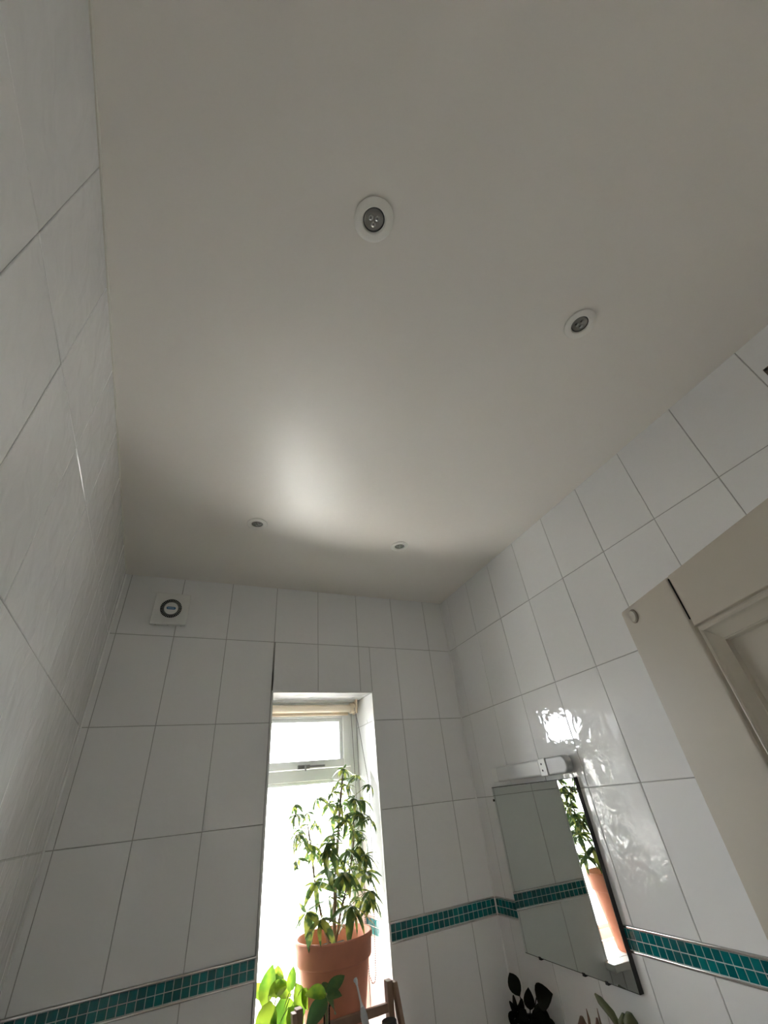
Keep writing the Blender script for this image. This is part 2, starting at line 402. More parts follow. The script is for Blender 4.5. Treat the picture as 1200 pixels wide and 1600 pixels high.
mb.box((-0.4, YF - 0.1, 0), (XL - 0.1, YF - 0.02, 3.0)); mb.box((XR, YF - 0.1, 0), (2.1, YF - 0.02, 3.0))
o = mb.build('wall_landing', 'plain_wall', smooth=False); tag(o, 'plain walls of the landing beyond the doorway', 'wall', kind='structure')
mb = MB(); mb.box((-40, 0.6, -3.3), (40, 60, -3.0)); o = mb.build('ground', 'concrete', smooth=False); tag(o, 'pale paved ground far below outside the window', 'ground', kind='structure')
mb = MB(); mb.box((-14, 9.0, -3.0), (14, 9.3, 2.3)); o = mb.build('wall_opposite', 'render_wall', smooth=False); tag(o, 'pale rendered wall of the house opposite beyond the window', 'wall', kind='structure')

# ---------------------------------------------------------------- window
win = thing('window_1', 'tall white window with opening top light, blown out by daylight', 'window', T((0, 0, 0)), kind='structure')
y0, y1 = WY, WY + 0.065
mb = MB()
FW = 0.050; FX0 = WX0 - 0.045
mb.box((FX0 + 0.001, y0, WZ0 + 0.001), (FX0 + FW, y1, WZ1 - 0.001)); mb.box((WX1 - FW, y0, WZ0 + 0.001), (WX1 - 0.001, y1, WZ1 - 0.001))
mb.box((FX0 + FW, y0, WZ1 - 0.045), (WX1 - FW, y1, WZ1 - 0.001)); mb.box((FX0 + FW, y0, WZ0 + 0.001), (WX1 - FW, y1, WZ0 + 0.045))
mb.build('frame', 'pvc', win, bevel=0.003)
mb = MB(); mb.box((FX0 + FW, y0 - 0.004, Z1 - 0.644), (WX1 - FW, y1, Z1 - 0.590)); mb.build('transom', 'pvc', win, bevel=0.004)
def ring(mb, x0, x1, z0, z1, w, ya, yb):
    mb.box((x0, ya, z0), (x0 + w, yb, z1)); mb.box((x1 - w, ya, z0), (x1, yb, z1)); mb.box((x0 + w, ya, z0), (x1 - w, yb, z0 + w)); mb.box((x0 + w, ya, z1 - w), (x1 - w, yb, z1))
# sash: outer ring, inner bead, pane
sa_mb = MB(); ring(sa_mb, FX0 + FW + 0.003, WX1 - FW - 0.003, Z1 - 0.5875, WZ1 - 0.047, 0.038, y0 - 0.010, y1 - 0.006)
sash = sa_mb.build('top_sash', 'pvc', win, bevel=0.004)
b_mb = MB(); ring(b_mb, FX0 + FW + 0.041, WX1 - FW - 0.041, Z1 - 0.5495 - 0.02, WZ1 - 0.085, 0.020, y0 + 0.004, y0 + 0.03)
b_mb.build('glazing_bead', 'pvc', sash, bevel=0.003)
mb = MB(); mb.box((FX0 + 0.10, y0 + 0.032, Z1 - 0.58), (WX1 - 0.10, y0 + 0.038, WZ1 - 0.08)); mb.build('pane', 'window_glass', sash, smooth=False)
b_mb = MB(); ring(b_mb, FX0 + FW, WX1 - FW, WZ0 + 0.045, Z1 - 0.644, 0.014, y0 + 0.010, y0 + 0.03); b_mb.build('glazing_bead', 'pvc', win, bevel=0.003)
mb = MB(); mb.box((FX0 + FW, y0 + 0.032, WZ0 + 0.045), (WX1 - FW, y0 + 0.038, Z1 - 0.644)); mb.build('pane', 'window_glass', win, smooth=False)
# peg stay on the sash
st = MB(); st.box((0.975, y0 - 0.020, Z1 - 0.5835), (1.115, y0 - 0.014, Z1 - 0.5735)); st.box((0.965, y0 - 0.024, Z1 - 0.588), (1.03, y0 - 0.010, Z1 - 0.570))
st.lathe([(0.005, -0.012), (0.005, 0.012), (0.003, 0.014)], 10, T((1.005, y0 - 0.024, Z1 - 0.586)))
st.build('window_stay', 'handle_metal', sash, bevel=0.0015)
mb = MB(); mb.box((WX0 + 0.006, -0.0, WZ0 - 0.028), (WX1 - 0.006, WY, WZ0)); mb.box((WX0 - 0.02, -0.072, WZ0 - 0.028), (WX1 + 0.02, -0.003, WZ0))
mb.build('window_sill', 'pvc', win, bevel=0.004)

# ---------------------------------------------------------------- roller blind with bead chain
bl = thing('roller_blind', 'rolled-up beige roller blind at the top of the window', 'blind', T((1.03, 0.205, Z1 - 0.300)))
RX = Matrix.Rotation(PI / 2, 4, 'Y')
MB().lathe([(0.020, -0.245), (0.020, 0.232)], 28, RX).build('fabric_roll', 'blind_fabric', bl)
mb = MB(); mb.box((-0.242, 0.0165, -0.026), (0.229, 0.0195, 0.005)); mb.box((-0.242, 0.013, -0.034), (0.229, 0.022, -0.025)); mb.build('hem_bar', 'blind_fabric', bl, bevel=0.002)
mb = MB(); mb.box((-0.262, -0.030, -0.012), (-0.250, 0.035, 0.047)); mb.build('bracket', 'blind_bracket', bl, bevel=0.003)
mb = MB(); mb.box((0.262, -0.030, -0.030), (0.272, 0.035, 0.047)); mb.build('bracket', 'blind_bracket', bl, bevel=0.003)
MB().lathe([(0.027, 0.234), (0.029, 0.238), (0.029, 0.256), (0.024, 0.261)], 28, RX).build('chain_wheel', 'blind_bracket', bl)
mb = MB(); mb.box((-0.250, -0.012, 0.036), (0.262, 0.028, 0.047)); mb.build('head_rail', 'pvc', bl, bevel=0.002)
def polyline(pts, step):
    out = []; pts = [Vector(p) for p in pts]; carry = 0.0
    for a, b in zip(pts[:-1], pts[1:]):
        d = (b - a).length; t = carry
        while t < d: out.append(a.lerp(b, t / d)); t += step
        carry = t - d
    return out
loop = [(1.281, 0.175, Z1 - 0.305), (1.300, 0.165, Z1 - 0.42), (1.3135, 0.105, Z1 - 0.70), (1.3135, 0.125, Z1 - 1.05), (1.3120, 0.155, Z1 - 1.38), (1.310, 0.165, Z1 - 1.405), (1.3050, 0.180, Z1 - 1.41), (1.298, 0.195, Z1 - 1.385), (1.290, 0.215, Z1 - 1.0), (1.281, 0.232, Z1 - 0.305)]
mb = MB(); c0 = Vector((1.03, 0.205, Z1 - 0.300))
mb.tube([Vector(p) - c0 for p in loop], 0.0007, 5)
for p in polyline(loop, 0.0075): mb.lathe([(0.0008, -0.0025), (0.0024, -0.0012), (0.0024, 0.0012), (0.0008, 0.0025)], 6, T(p - c0))
o = mb.build('bead_chain', 'chain', bl)

# ---------------------------------------------------------------- ceiling downlights
def downlight(x, y, label, kind_ang, first=[]):
    z = zceil(x, y)
    M = T((x, y, z)) @ Matrix.Rotation(PI, 4, 'X') @ Matrix.Rotation(kind_ang, 4, 'Z')
    root = thing('downlight', label, 'ceiling light', M, 'recessed ceiling downlights')
    if not first:
        first.append(MB().lathe([(0.0430, 0.0016), (0.0455, 0.0016), (0.0455, 0.0040), (0.0435, 0.0056), (0.036, 0.0062), (0.0280, 0.0062), (0.0256, 0.0040), (0.0248, 0.0002)], 48, cap0=False, cap1=False).mesh('bezel', 'bezel_white'))
        first.append(MB().lathe([(0.0247, 0.0001), (0.0247, 0.0012), (0.0230, 0.0014), (0.0222, 0.0002)], 40, cap0=False, cap1=False).mesh('lamp_rim', 'dark_parts_and_shade'))
        first.append(MB().lathe([(0.0440, 0.0001), (0.0440, 0.0018)], 48, cap0=False, cap1=False).mesh('bezel_shadow', 'dark_parts_and_shade'))  # dark ring painted in as the shadow under the bezel edge
        first.append(MB().lathe([(0.0223, 0.0001), (0.0205, 0.0012), (0.016, 0.0016), (0.010, 0.0022), (0.004, 0.0026)], 40).mesh('lamp_lens', 'lamp_glass'))
        d = MB()
        for k in range(3):
            a = 2 * PI * k / 3 + 0.5; d.lathe([(0.0062, 0.0010), (0.0058, 0.0034), (0.003, 0.0048)], 16, T((0.0085 * math.cos(a), 0.0085 * math.sin(a), 0)))
        first.append(d.mesh('led_cluster', 'lamp_reflector'))
    for nm, me in zip(('bezel', 'lamp_rim', 'bezel_shadow', 'lamp_lens', 'led_cluster'), first): link(nm, me, root)
    return root
downlight(0.484, -1.946, 'unlit downlight nearest the camera, largest of four in the ceiling', 0.3)
downlight(1.157, -1.951, 'unlit ceiling downlight above the door and right wall', 1.1)
downlight(0.497, -0.643, 'unlit ceiling downlight above the extractor fan side', 2.0)
downlight(1.235, -0.643, 'smallest unlit ceiling downlight, above the right side of the window', 0.8)

# ---------------------------------------------------------------- extractor fan on the back wall
fan = thing('extractor_fan', 'square white extractor fan with round black grille high on end wall', 'fan', F_BACK @ T((0.212, 0.126, 0.0004)))
mb = MB(); mb.box((-0.071, -0.071, 0), (0.071, 0.071, 0.022)); mb.build('housing', 'white_plastic', fan, bevel=0.004)
mb = MB(); mb.box((-0.0815, -0.0815, 0.022), (0.0815, 0.0815, 0.045)); mb.build('cover', 'white_plastic', fan, bevel=0.005, seg=3)
MB().lathe([(0.0290, 0.0455), (0.0490, 0.0455), (0.0490, 0.0459), (0.0290, 0.0459)], 56, cap0=False, cap1=False).build('grille_opening', 'black', fan)
mb = MB()
for k in range(34):
    R_ = Matrix.Rotation(2 * PI * k / 34, 4, 'Z'); mb.box((0.0305, -0.0006, 0.0457), (0.0490, 0.0006, 0.0472), R_)
o = mb.build('grille_fins', 'white_plastic', fan, smooth=False); o['kind'] = 'stuff'
MB().lathe([(0.0315, 0.0456), (0.0315, 0.0482), (0.0300, 0.0492)], 40).build('centre_disc', 'white_plastic', fan)
def pill(w, h, n=10):
    r = h / 2; p = []
    for s in (1, -1):
        for k in range(n + 1):
            a = -PI / 2 + PI * k / n; p.append((s * (w / 2 - r + r * math.cos(a)), s * r * math.sin(a)))
    return p
bd = MB().poly_prism(pill(0.0420, 0.0135), 0.0491, 0.0500).build('badge', 'blue_badge', fan, smooth=False); bd['label'] = 'dark blue oval badge'
MB().poly_prism(pill(0.0300, 0.0045), 0.0499, 0.0503).build('badge_print', 'badge_print', bd, smooth=False)
for x in (-0.055, 0.0, 0.06):
    mb = MB(); mb.box((x - 0.004, -0.0825, 0.028), (x + 0.004, -0.0810, 0.032)); mb.build('cover_latch', 'grey_plastic', fan, smooth=False)

# ---------------------------------------------------------------- mirror on the right wall
MU0, MU1, MV0, MV1 = 0.194, 0.797, -1.362, -0.7615
mir = thing('wall_mirror', 'frameless square mirror on right wall reflecting the potted plant', 'mirror', F_RIGHT @ T(((MU0 + MU1) / 2, (MV0 + MV1) / 2, 0.0004)))
hw, hh = (MU1 - MU0) / 2, (MV1 - MV0) / 2
mb = MB(); mb.box((-hw, -hh, 0.0), (hw, hh, 0.0175)); mb.build('backing', 'mirror_backing', mir, smooth=False)
mb = MB(); mb.box((-hw + 0.003, -hh + 0.003, 0.0176), (hw - 0.0015, hh - 0.003, 0.0195)); mb.build('glass', 'mirror_silver', mir, smooth=False)
for (x, y) in ((-hw, hh - 0.055), (-hw + 0.10, -hh), (0.05, -hh), (hw - 0.14, -hh)):
    mb = MB(); mb.box((x - 0.007, y - 0.005, 0.001), (x + 0.007, y + 0.005, 0.0215)); mb.build('clip', 'black' if x < 0.2 else 'chrome', mir, bevel=0.0015)

# ---------------------------------------------------------------- shaver light above the mirror
sl = thing('shaver_light', 'white over-mirror strip light with a shaver socket', 'wall light', F_RIGHT @ T((0.51, -0.712, 0.0004)))
mb = MB(); mb.box((-0.295, -0.031, 0), (0.270, 0.031, 0.014)); mb.build('back_plate', 'white_plastic', sl, bevel=0.003)
def rbox(mb, x0, x1, hy, z0, z1, rr=0.028, n=8):
    """bar with a rounded outer end at x1 and a domed front"""
    prof = []
    for k in range(n + 1): a = PI / 2 * k / n; prof.append((1 - rr * 0 , a))
    poly = [(x0, -hy)]
    for k in range(n + 1): a = -PI / 2 + PI / 2 * k / n; poly.append((x1 - rr + rr * math.cos(a), -hy + rr + rr * math.sin(a)))
    for k in range(n + 1): a = PI / 2 * k / n; poly.append((x1 - rr + rr * math.cos(a), hy - rr + rr * math.sin(a)))
    poly.append((x0, hy)); mb.poly_prism(poly, z0, z1)
mb = MB(); mb.box((-0.205, -0.0315, 0.014), (0.135, 0.0315, 0.050)); mb.build('diffuser', 'diffuser_plastic', sl, bevel=0.010, seg=4)
mb = MB(); mb.box((0.135, -0.033, 0.012), (0.178, 0.033, 0.0535)); sk = mb.build('shaver_socket', 'white_plastic', sl, bevel=0.003)
for y in (-0.012, 0.012):
    MB().lathe([(0.0040, 0.0), (0.0040, 0.0008)], 14, T((0.153, y, 0.0533))).build('socket_hole', 'black', sk)
mb = MB(); rbox(mb, 0.178, 0.302, 0.033, 0.012, 0.050); mb.build('end_housing', 'grey_plastic', sl, bevel=0.008, seg=4)
mb = MB(); mb.box((0.095, -0.050, 0.002), (0.098, -0.031, 0.004)); mb.build('pull_cord_stub', 'grey_plastic', sl, smooth=False)

# ---------------------------------------------------------------- brown board high on the right wall
bb = thing('wall_board', 'small brown wooden board screwed high on right wall, cut by the frame edge', 'board', F_RIGHT @ T((2.112, 0.207, 0.0005)))
mb = MB(); mb.box((0, -0.11, 0), (0.16, 0, 0.016)); mb.build('board', 'brown_board', bb, bevel=0.001)
for (x, y) in ((0.007, -0.006), (0.150, -0.008), (0.007, -0.10), (0.150, -0.10)): MB().lathe([(0.0045, 0.0155), (0.0045, 0.0172), (0.002, 0.0180)], 14, T((x, y, 0))).build('screw', 'screw_black', bb)

# ---------------------------------------------------------------- door leaf standing open
DC = Vector((0.793, -1.915, 0)); DU = Vector((-0.428, -0.904, 0)).normalized(); DN = Vector((-DU.y * -1, 0, 0))
DN = Vector((0, 0, 1)).cross(DU); DN = DN if DN.x < 0 else -DN       # face towards the camera
DTOP = Z1 - 0.588
F_DOOR = frame((DC.x, DC.y, 0), DU, (0, 0, 1), DN)                   # local x across the leaf, y up, z out of the face
door = thing('door_1', 'open grey-painted panelled door at right, top corner towards the window', 'door', F_DOOR, kind='structure')
DW, DTH, ST = 0.765, 0.042, 0.1125
H0 = 0.008
rows_d = [(H0 + 0.20, 0.80), (1.00, DTOP - 0.0600)]                  # lower and upper panel heights
PAN = [(ST, 0.333), (0.432, DW - ST)]
gap = 0.0004
def dbox(name, a, b, m='door_paint', par=door, bev=0.0012):
    mb = MB(); mb.box(a, b); return mb.build(name, m, par, bevel=bev)
dbox('stile', (0, H0, -DTH), (ST - gap, DTOP, 0), bev=0.004); dbox('stile', (DW - ST + gap, H0, -DTH), (DW, DTOP, 0))
dbox('top_rail', (ST + gap, DTOP - 0.060, -DTH), (DW - ST - gap, DTOP - 0.0005, -0.0006))
dbox('lock_rail', (ST + gap, 0.80, -DTH), (DW - ST - gap, 1.00, -0.0003)); dbox('bottom_rail', (ST + gap, H0, -DTH), (DW - ST - gap, H0 + 0.20, -0.0003))
for (a, b) in rows_d: dbox('muntin', (0.333 + gap, a, -DTH), (0.432 - gap, b, -0.0003))
# open joint between stile and top rail: a dark crack that opens towards the top
mb = MB(); mb.poly_prism([(ST - 0.0004, DTOP - 0.0040), (ST - 0.0007, DTOP - 0.014), (ST - 0.0005, DTOP - 0.017), (ST - 0.0003, DTOP - 0.052), (ST + 0.0002, DTOP - 0.052), (ST + 0.0002, DTOP - 0.017), (ST + 0.0005, DTOP - 0.013), (ST + 0.0003, DTOP - 0.0040)], -0.004, 0.0002); mb.build('joint_crack', 'dark_gap', door, smooth=False)
PROF = [(0.0, -0.0002), (0.0009, -0.0034), (0.0020, -0.0036), (0.0032, -0.0012), (0.0052, -0.0006), (0.0072, -0.0014), (0.0086, -0.0034), (0.0105, -0.0046), (0.0160, -0.0072), (0.0195, -0.0084), (0.0206, -0.0066), (0.0218, -0.0068), (0.0228, -0.0112), (0.030, -0.0122)]
for (x0, x1) in PAN:
    for (a, b) in rows_d:
        pn = dbox('panel', (x0 + 0.001, a + 0.001, -DTH + 0.012), (x1 - 0.001, b - 0.001, -0.0118), bev=0)
        mb = MB(); vs = []; fs = []
        for (ins, dz) in PROF: vs += [(x0 + ins, a + ins, dz), (x1 - ins, a + ins, dz), (x1 - ins, b - ins, dz), (x0 + ins, b - ins, dz)]
        for k in range(len(PROF) - 1):
            for i in range(4): fs.append((k * 4 + i, k * 4 + (i + 1) % 4, (k + 1) * 4 + (i + 1) % 4, (k + 1) * 4 + i))
        mb.add(vs, fs); me = mb.mesh('moulding', 'door_paint', ang=25); link('moulding', me, pn)
MB().lathe([(0.0092, -0.001), (0.0090, 0.0003), (0.0078, 0.0003), (0.0078, -0.001)], 28, T((0.0255, DTOP - 0.0150, 0)), cap0=False, cap1=False).build('peg_shadow', 'peg_shadow_brown', door)  # brown ring laid round the peg, its shadow put in as colour
mb = MB(); mb.lathe([(0.0078, -0.001), (0.0078, 0.0012), (0.0066, 0.0024), (0.0045, 0.0020)], 24, T((0.0255, DTOP - 0.0150, 0))); mb.build('peg', 'door_paint', door)
MB().lathe([(0.026, 0), (0.026, 0.004), (0.010, 0.008), (0.010, 0.030), (0.024, 0.040), (0.027, 0.052), (0.018, 0.064)], 28, T((0.058, 0.94, 0.0002))).build('door_knob', 'chrome', door)
for z in (0.25, 1.75):
    mb = MB(); mb.box((DW - 0.002, z - 0.05, -0.03), (DW + 0.004, z + 0.05, 0.004)); mb.build('hinge', 'chrome', door, bevel=0.001)

# ---------------------------------------------------------------- leaves
def leaf_mesh(name, m, L=1.0, W=0.32, bend=0.35, fold=0.10, tip=1.0, nose=0.75, nseg=7):
    """blade along +x from the stalk, curling down, folded along the midrib"""
    vs = []; fs = []
    for i in range(nseg + 1):
        t = i / nseg; w = W * 0.5 * (math.sin(PI * min(1, t ** nose)) ** 0.8 if 0 < t < 1 else 0.02)
        a = bend * t; x = math.sin(a) / bend if abs(bend) > 1e-3 else t; z = -(1 - math.cos(a)) / bend if abs(bend) > 1e-3 else 0
        for s in (-1, -0.5, 0, 0.5, 1):
            vs.append((x * L, s * w * L, (z + abs(s) * fold * w * 2) * L))
    for i in range(nseg):
        for k in range(4): a = i * 5 + k; fs.append((a, a + 1, a + 6, a + 5))
    mb = MB(); mb.add(vs, fs); return mb.mesh(name, m, ang=80)
def leaf_frame(p, d, up=Vector((0, 0, 1)), s=1.0, roll=0.0):
    d = Vector(d).normalized(); y = up.cross(d)
    y = y.normalized() if y.length > 1e-4 else Vector((0, 1, 0)); z = d.cross(y)
    return frame(p, d, y, z) @ Matrix.Rotation(roll, 4, 'X') @ Matrix.Scale(s, 4)
def curve(a, b, lift, n=7):
    a, b = Vector(a), Vector(b); out = []
    for k in range(n + 1):
        t = k / n; p = a.lerp(b, t); p.z += lift * math.sin(PI * t) ; out.append(p)
    return out

# ---------------------------------------------------------------- umbrella plant in its clay pot on the sill
PO = Vector((1.076, 0.030, WZ0 + 0.0005))
up_ = thing('potted_umbrella_plant', 'tall variegated umbrella plant in a terracotta pot on window sill', 'potted plant', T(PO))
pot = MB().lathe([(0.105, 0.0), (0.108, 0.003), (0.1415, 0.228), (0.1420, 0.231), (0.1495, 0.2345), (0.1520, 0.239), (0.1560, 0.285), (0.1590, 0.292), (0.1595, 0.303), (0.1560, 0.308), (0.1500, 0.307), (0.1450, 0.292), (0.1380, 0.240), (0.1340, 0.200)], 56, cap1=False).build('pot', 'terracotta', up_)
mb = MB(); vs = [(0, 0, 0.262)]; n = 40; fs = []
for j, r in enumerate((0.05, 0.10, 0.1385)):
    for k in range(n): a = 2 * PI * k / n; vs.append((r * math.cos(a), r * math.sin(a), 0.262 + random.uniform(-0.004, 0.005) - 0.006 * (j == 2)))
for k in range(n): fs.append((0, 1 + k, 1 + (k + 1) % n))
for j in range(2):
    for k in range(n): a = 1 + j * n + k; b = 1 + j * n + (k + 1) % n; fs.append((a, a + n, b + n, b))
mb.add(vs, fs); mb.build('soil', 'soil', up_)
stem_pts = [Vector(p) - PO for p in ((1.077, 0.030, 1.325), (1.080, 0.030, 1.42), (1.087, 0.032, 1.51), (1.098, 0.035, 1.61), (1.111, 0.038, 1.71), (1.122, 0.040, 1.80), (1.136, 0.045, 1.88), (1.146, 0.050, 1.93))]
MB().tube(stem_pts, [0.0085, 0.0080, 0.0075, 0.0072, 0.0068, 0.0060, 0.0050, 0.0035], 10).build('stem', 'bark', up_)
st2 = [Vector(p) - PO for p in ((1.085, 0.05, 1.325), (1.120, 0.065, 1.42), (1.165, 0.075, 1.52), (1.195, 0.075, 1.63), (1.205, 0.070, 1.75))]
MB().tube(st2, [0.006, 0.0056, 0.005, 0.0045, 0.0035], 8).build('stem', 'bark', up_)
st3 = [Vector(p) - PO for p in ((1.065, 0.045, 1.325), (1.035, 0.06, 1.42), (1.005, 0.065, 1.54), (0.990, 0.07, 1.65), (0.975, 0.075, 1.74))]
MB().tube(st3, [0.006, 0.0056, 0.005, 0.0045, 0.0035], 8).build('stem', 'bark', up_)
def stem_at(z, P):
    out = P[0]
    for a, b in zip(P[:-1], P[1:]):
        if a.z <= z <= b.z: return a.lerp(b, (z - a.z) / (b.z - a.z))
    return P[-1].copy() if z > P[-1].z else P[0].copy()
WHORLS = [(1.15, 0.05, 1.959, 0.055), (1.225, 0.06, 1.926, 0.07), (1.261, -0.02, 1.877, 0.05), (1.15, 0.0, 1.884, 0.055), (1.098, 0.08, 1.863, 0.06), (1.138, 0.1, 1.907, 0.06), (1.035, 0.12, 1.847, 0.06), (0.915, 0.08, 1.83, 0.05), (0.987, 0.13, 1.792, 0.055), (0.902, 0.03, 1.791, 0.065), (1.108, 0.02, 1.813, 0.06), (1.255, 0.06, 1.817, 0.07), (1.176, -0.01, 1.829, 0.06), (1.21, 0.0, 1.766, 0.07), (1.092, 0.11, 1.818, 0.06), (1.121, -0.04, 1.748, 0.065), (1.166, 0.08, 1.769, 0.06), (1.096, 0.07, 1.768, 0.065), (1.026, 0.12, 1.749, 0.06), (0.936, 0.09, 1.736, 0.055), (1.245, 0.05, 1.671, 0.075), (1.032, -0.05, 1.676, 0.07), (0.949, 0.05, 1.691, 0.065), (0.898, 0.0, 1.719, 0.065), (1.2, 0.09, 1.694, 0.065), (0.991, 0.04, 1.668, 0.065), (1.24, 0.1, 1.696, 0.06), (0.912, 0.02, 1.634, 0.06), (1.022, -0.06, 1.655, 0.085), (1.123, 0.07, 1.606, 0.08), (1.156, 0.03, 1.633, 0.075), (1.023, 0.1, 1.638, 0.075), (1.232, 0.02, 1.608, 0.08), (1.092, -0.07, 1.57, 0.095), (1.048, 0.0, 1.579, 0.085), (0.994, 0.03, 1.542, 0.09), (1.228, 0.09, 1.564, 0.08), (1.087, 0.08, 1.487, 0.09), (1.225, -0.03, 1.488, 0.09), (1.13, -0.05, 1.458, 0.1), (0.946, -0.01, 1.461, 0.1), (0.983, -0.07, 1.442, 0.085), (1.118, 0.1, 1.466, 0.08), (1.21, 0.14, 1.52, 0.075), (1.19, 0.165, 1.62, 0.07), (1.235, 0.12, 1.452, 0.075), (1.22, 0.155, 1.72, 0.065), (1.2, 0.15, 1.82, 0.06), (1.255, 0.0, 1.74, 0.075), (1.24, 0.04, 1.545, 0.085), (1.215, 0.06, 1.64, 0.08), (1.25, 0.03, 1.45, 0.085), (1.235, 0.075, 1.77, 0.07), (1.07, 0.02, 1.70, 0.07)]
LEAFLETS = [leaf_mesh('leaflet', 'umbrella_leaf', 1.0, w, b, f) for (w, b, f) in ((0.25, 0.3, 0.14), (0.29, 0.6, 0.20), (0.23, 0.8, 0.10))]
rnd = random.Random(21); rnd2 = random.Random(4)
extra = MB()                     # the small inner leaflets of all the whorls, too many to name one by one
for (x, y, z, L) in WHORLS:
    P = Vector((x, y, z)) - PO
    src = min((stem_pts, st2, st3), key=lambda Q: (stem_at(P.z - 0.05, Q) - P).length)
    A = stem_at(P.z - 0.05 - rnd.uniform(0, 0.05), src)
    lf = MB().tube(curve(A, P, 0.012), [0.0019, 0.0018, 0.0017, 0.0016, 0.0015, 0.0014, 0.0013, 0.0016], 6).build('leaf', 'petiole_green', up_)
    out = Vector((P.x - A.x, P.y - A.y, 0)); out = out.normalized() if out.length > 1e-3 else Vector((1, 0, 0))
    ax = (Vector((0, 0, 1)) + out * rnd.uniform(0.15, 0.6)).normalized()
    e1 = ax.cross(Vector((0, 1, 0.1))).normalized(); e2 = ax.cross(e1)
    nl = 7 if L > 0.078 else 6; ph = rnd.uniform(0, 6.28)
    for k in range(nl):
        a = ph + 2 * PI * k / nl + rnd.uniform(-0.2, 0.2)
        droop = rnd.uniform(-0.05, 0.85)
        d = (e1 * math.cos(a) + e2 * math.sin(a)).normalized() - ax * droop
        s = L * rnd.uniform(0.95, 1.35)
        link('leaflet', rnd.choice(LEAFLETS), lf, leaf_frame(P, d, ax, s, rnd.uniform(-0.5, 0.5)))
    for k in range(4):
        a = rnd2.uniform(0, 2 * PI); d = (e1 * math.cos(a) + e2 * math.sin(a)).normalized() - ax * rnd2.uniform(-0.6, 1.3)
        Mx = leaf_frame(P, d, ax, L * rnd2.uniform(0.6, 1.05), rnd2.uniform(-0.8, 0.8)); me = rnd2.choice(LEAFLETS)
        extra.add([Mx @ v.co for v in me.vertices], [tuple(p.vertices) for p in me.polygons])
extra.build('small_leaflets', 'umbrella_leaf_mix', up_, ang=80)['kind'] = 'stuff'

# ---------------------------------------------------------------- lime-leaved plant at the left end of the sill
LP = Vector((0.835, 0.055, WZ0 + 0.0005))
lp = thing('lime_plant', 'low plant with broad lime-green leaves at left end of sill', 'potted plant', T(LP))
MB().lathe([(0.038, 0.0), (0.040, 0.002), (0.050, 0.085), (0.052, 0.088), (0.048, 0.088), (0.045, 0.075)], 32, cap1=True).build('pot', 'pot_white', lp)
BL = [leaf_mesh('leaf', 'lime_leaf', 1.0, w, b, f, nose=n) for (w, b, f, n) in ((0.62, 0.5, 0.18, 0.85), (0.70, 0.9, 0.12, 0.80), (0.52, 0.3, 0.22, 0.9))]
for (tx, ty, tz, dx, dy, dz, L, v) in (
        (-0.035, 0.000, 0.150, 0.30, 0.05, 1.0, 0.115, 2), (-0.010, -0.020, 0.170, -0.35, -0.40, -0.80, 0.125, 0), (0.030, -0.020, 0.172, 0.15, -0.45, -0.85, 0.130, 1),
        (-0.020, -0.020, 0.185, 0.90, -0.1, 0.30, 0.080, 0), (0.000, -0.015, 0.200, 0.75, -0.3, -0.15, 0.080, 1), (0.075, -0.055, 0.205, 0.25, -0.20, -0.90, 0.100, 2),
        (0.055, -0.040, 0.180, 0.20, 0.0, 1.0, 0.070, 2), (0.095, -0.070, 0.190, 0.40, -0.1, -0.75, 0.070, 0), (-0.020, 0.020, 0.165, -0.50, 0.2, 0.55, 0.075, 0),
        (0.020, 0.030, 0.165, 0.15, 0.3, 0.85, 0.090, 0), (-0.010, -0.060, 0.100, 0.05, -0.2, 1.0, 0.050, 2), (0.045, -0.065, 0.150, 0.55, -0.4, -0.75, 0.100, 1), (0.02, 0.02, 0.16, 0.15, 0.2, 0.9, 0.085, 1)):
    q = Vector((tx, ty, tz))
    lf = link('leaf', rnd.choice(BL) if v is None else BL[v], lp, leaf_frame(q, (dx, dy, dz), Vector((-0.1, -0.75, 0.65)), L))
    MB().tube(curve((tx * 0.3, ty * 0.3, 0.085), q, 0.006), 0.0016, 6).build('stalk', 'petiole_green', lp)

# ---------------------------------------------------------------- wooden rack standing in front of the sill
RK = Vector((1.064, -0.142, 0.0))
rk = thing('wooden_rack', 'brown wooden folding shelf rack in front of the window sill', 'rack', T(RK))
TOPZ = 1.236
SHZ = 1.055
for sx in (-0.178, 0.178):
    mb = MB(); mb.box((sx - 0.012, 0.008, 0.0), (sx + 0.012, 0.040, TOPZ)); mb.build('upright', 'wood', rk, bevel=0.002)
    xo = sx + (0.020 if sx > 0 else -0.020)
    mb = MB(); mb.add([(xo - 0.008, 0.030, TOPZ - 0.005), (xo + 0.008, 0.030, TOPZ - 0.005), (xo + 0.008, 0.0, TOPZ - 0.005), (xo - 0.008, 0.0, TOPZ - 0.005),
                       (xo - 0.008, -0.46, 0), (xo + 0.008, -0.46, 0), (xo + 0.008, -0.49, 0), (xo - 0.008, -0.49, 0)], [(0, 1, 2, 3), (7, 6, 5, 4), (0, 4, 5, 1), (1, 5, 6, 2), (2, 6, 7, 3), (3, 7, 4, 0)])
    mb.build('front_leg', 'wood', rk, bevel=0.002)
mb = MB(); mb.box((-0.166, 0.014, 1.155), (0.166, 0.032, 1.180)); mb.build('top_rail', 'wood', rk, bevel=0.002)
for k in range(5):
    mb = MB(); ya = 0.006 - 0.036 * k; mb.box((-0.189, ya - 0.030, SHZ - 0.016), (0.189, ya, SHZ)); mb.build('slat', 'wood', rk, bevel=0.002)
for k in range(8):
    mb = MB(); ya = 0.006 - 0.042 * k; mb.box((-0.189, ya - 0.036, 0.50), (0.189, ya, 0.516)); mb.build('slat', 'wood', rk, bevel=0.002)

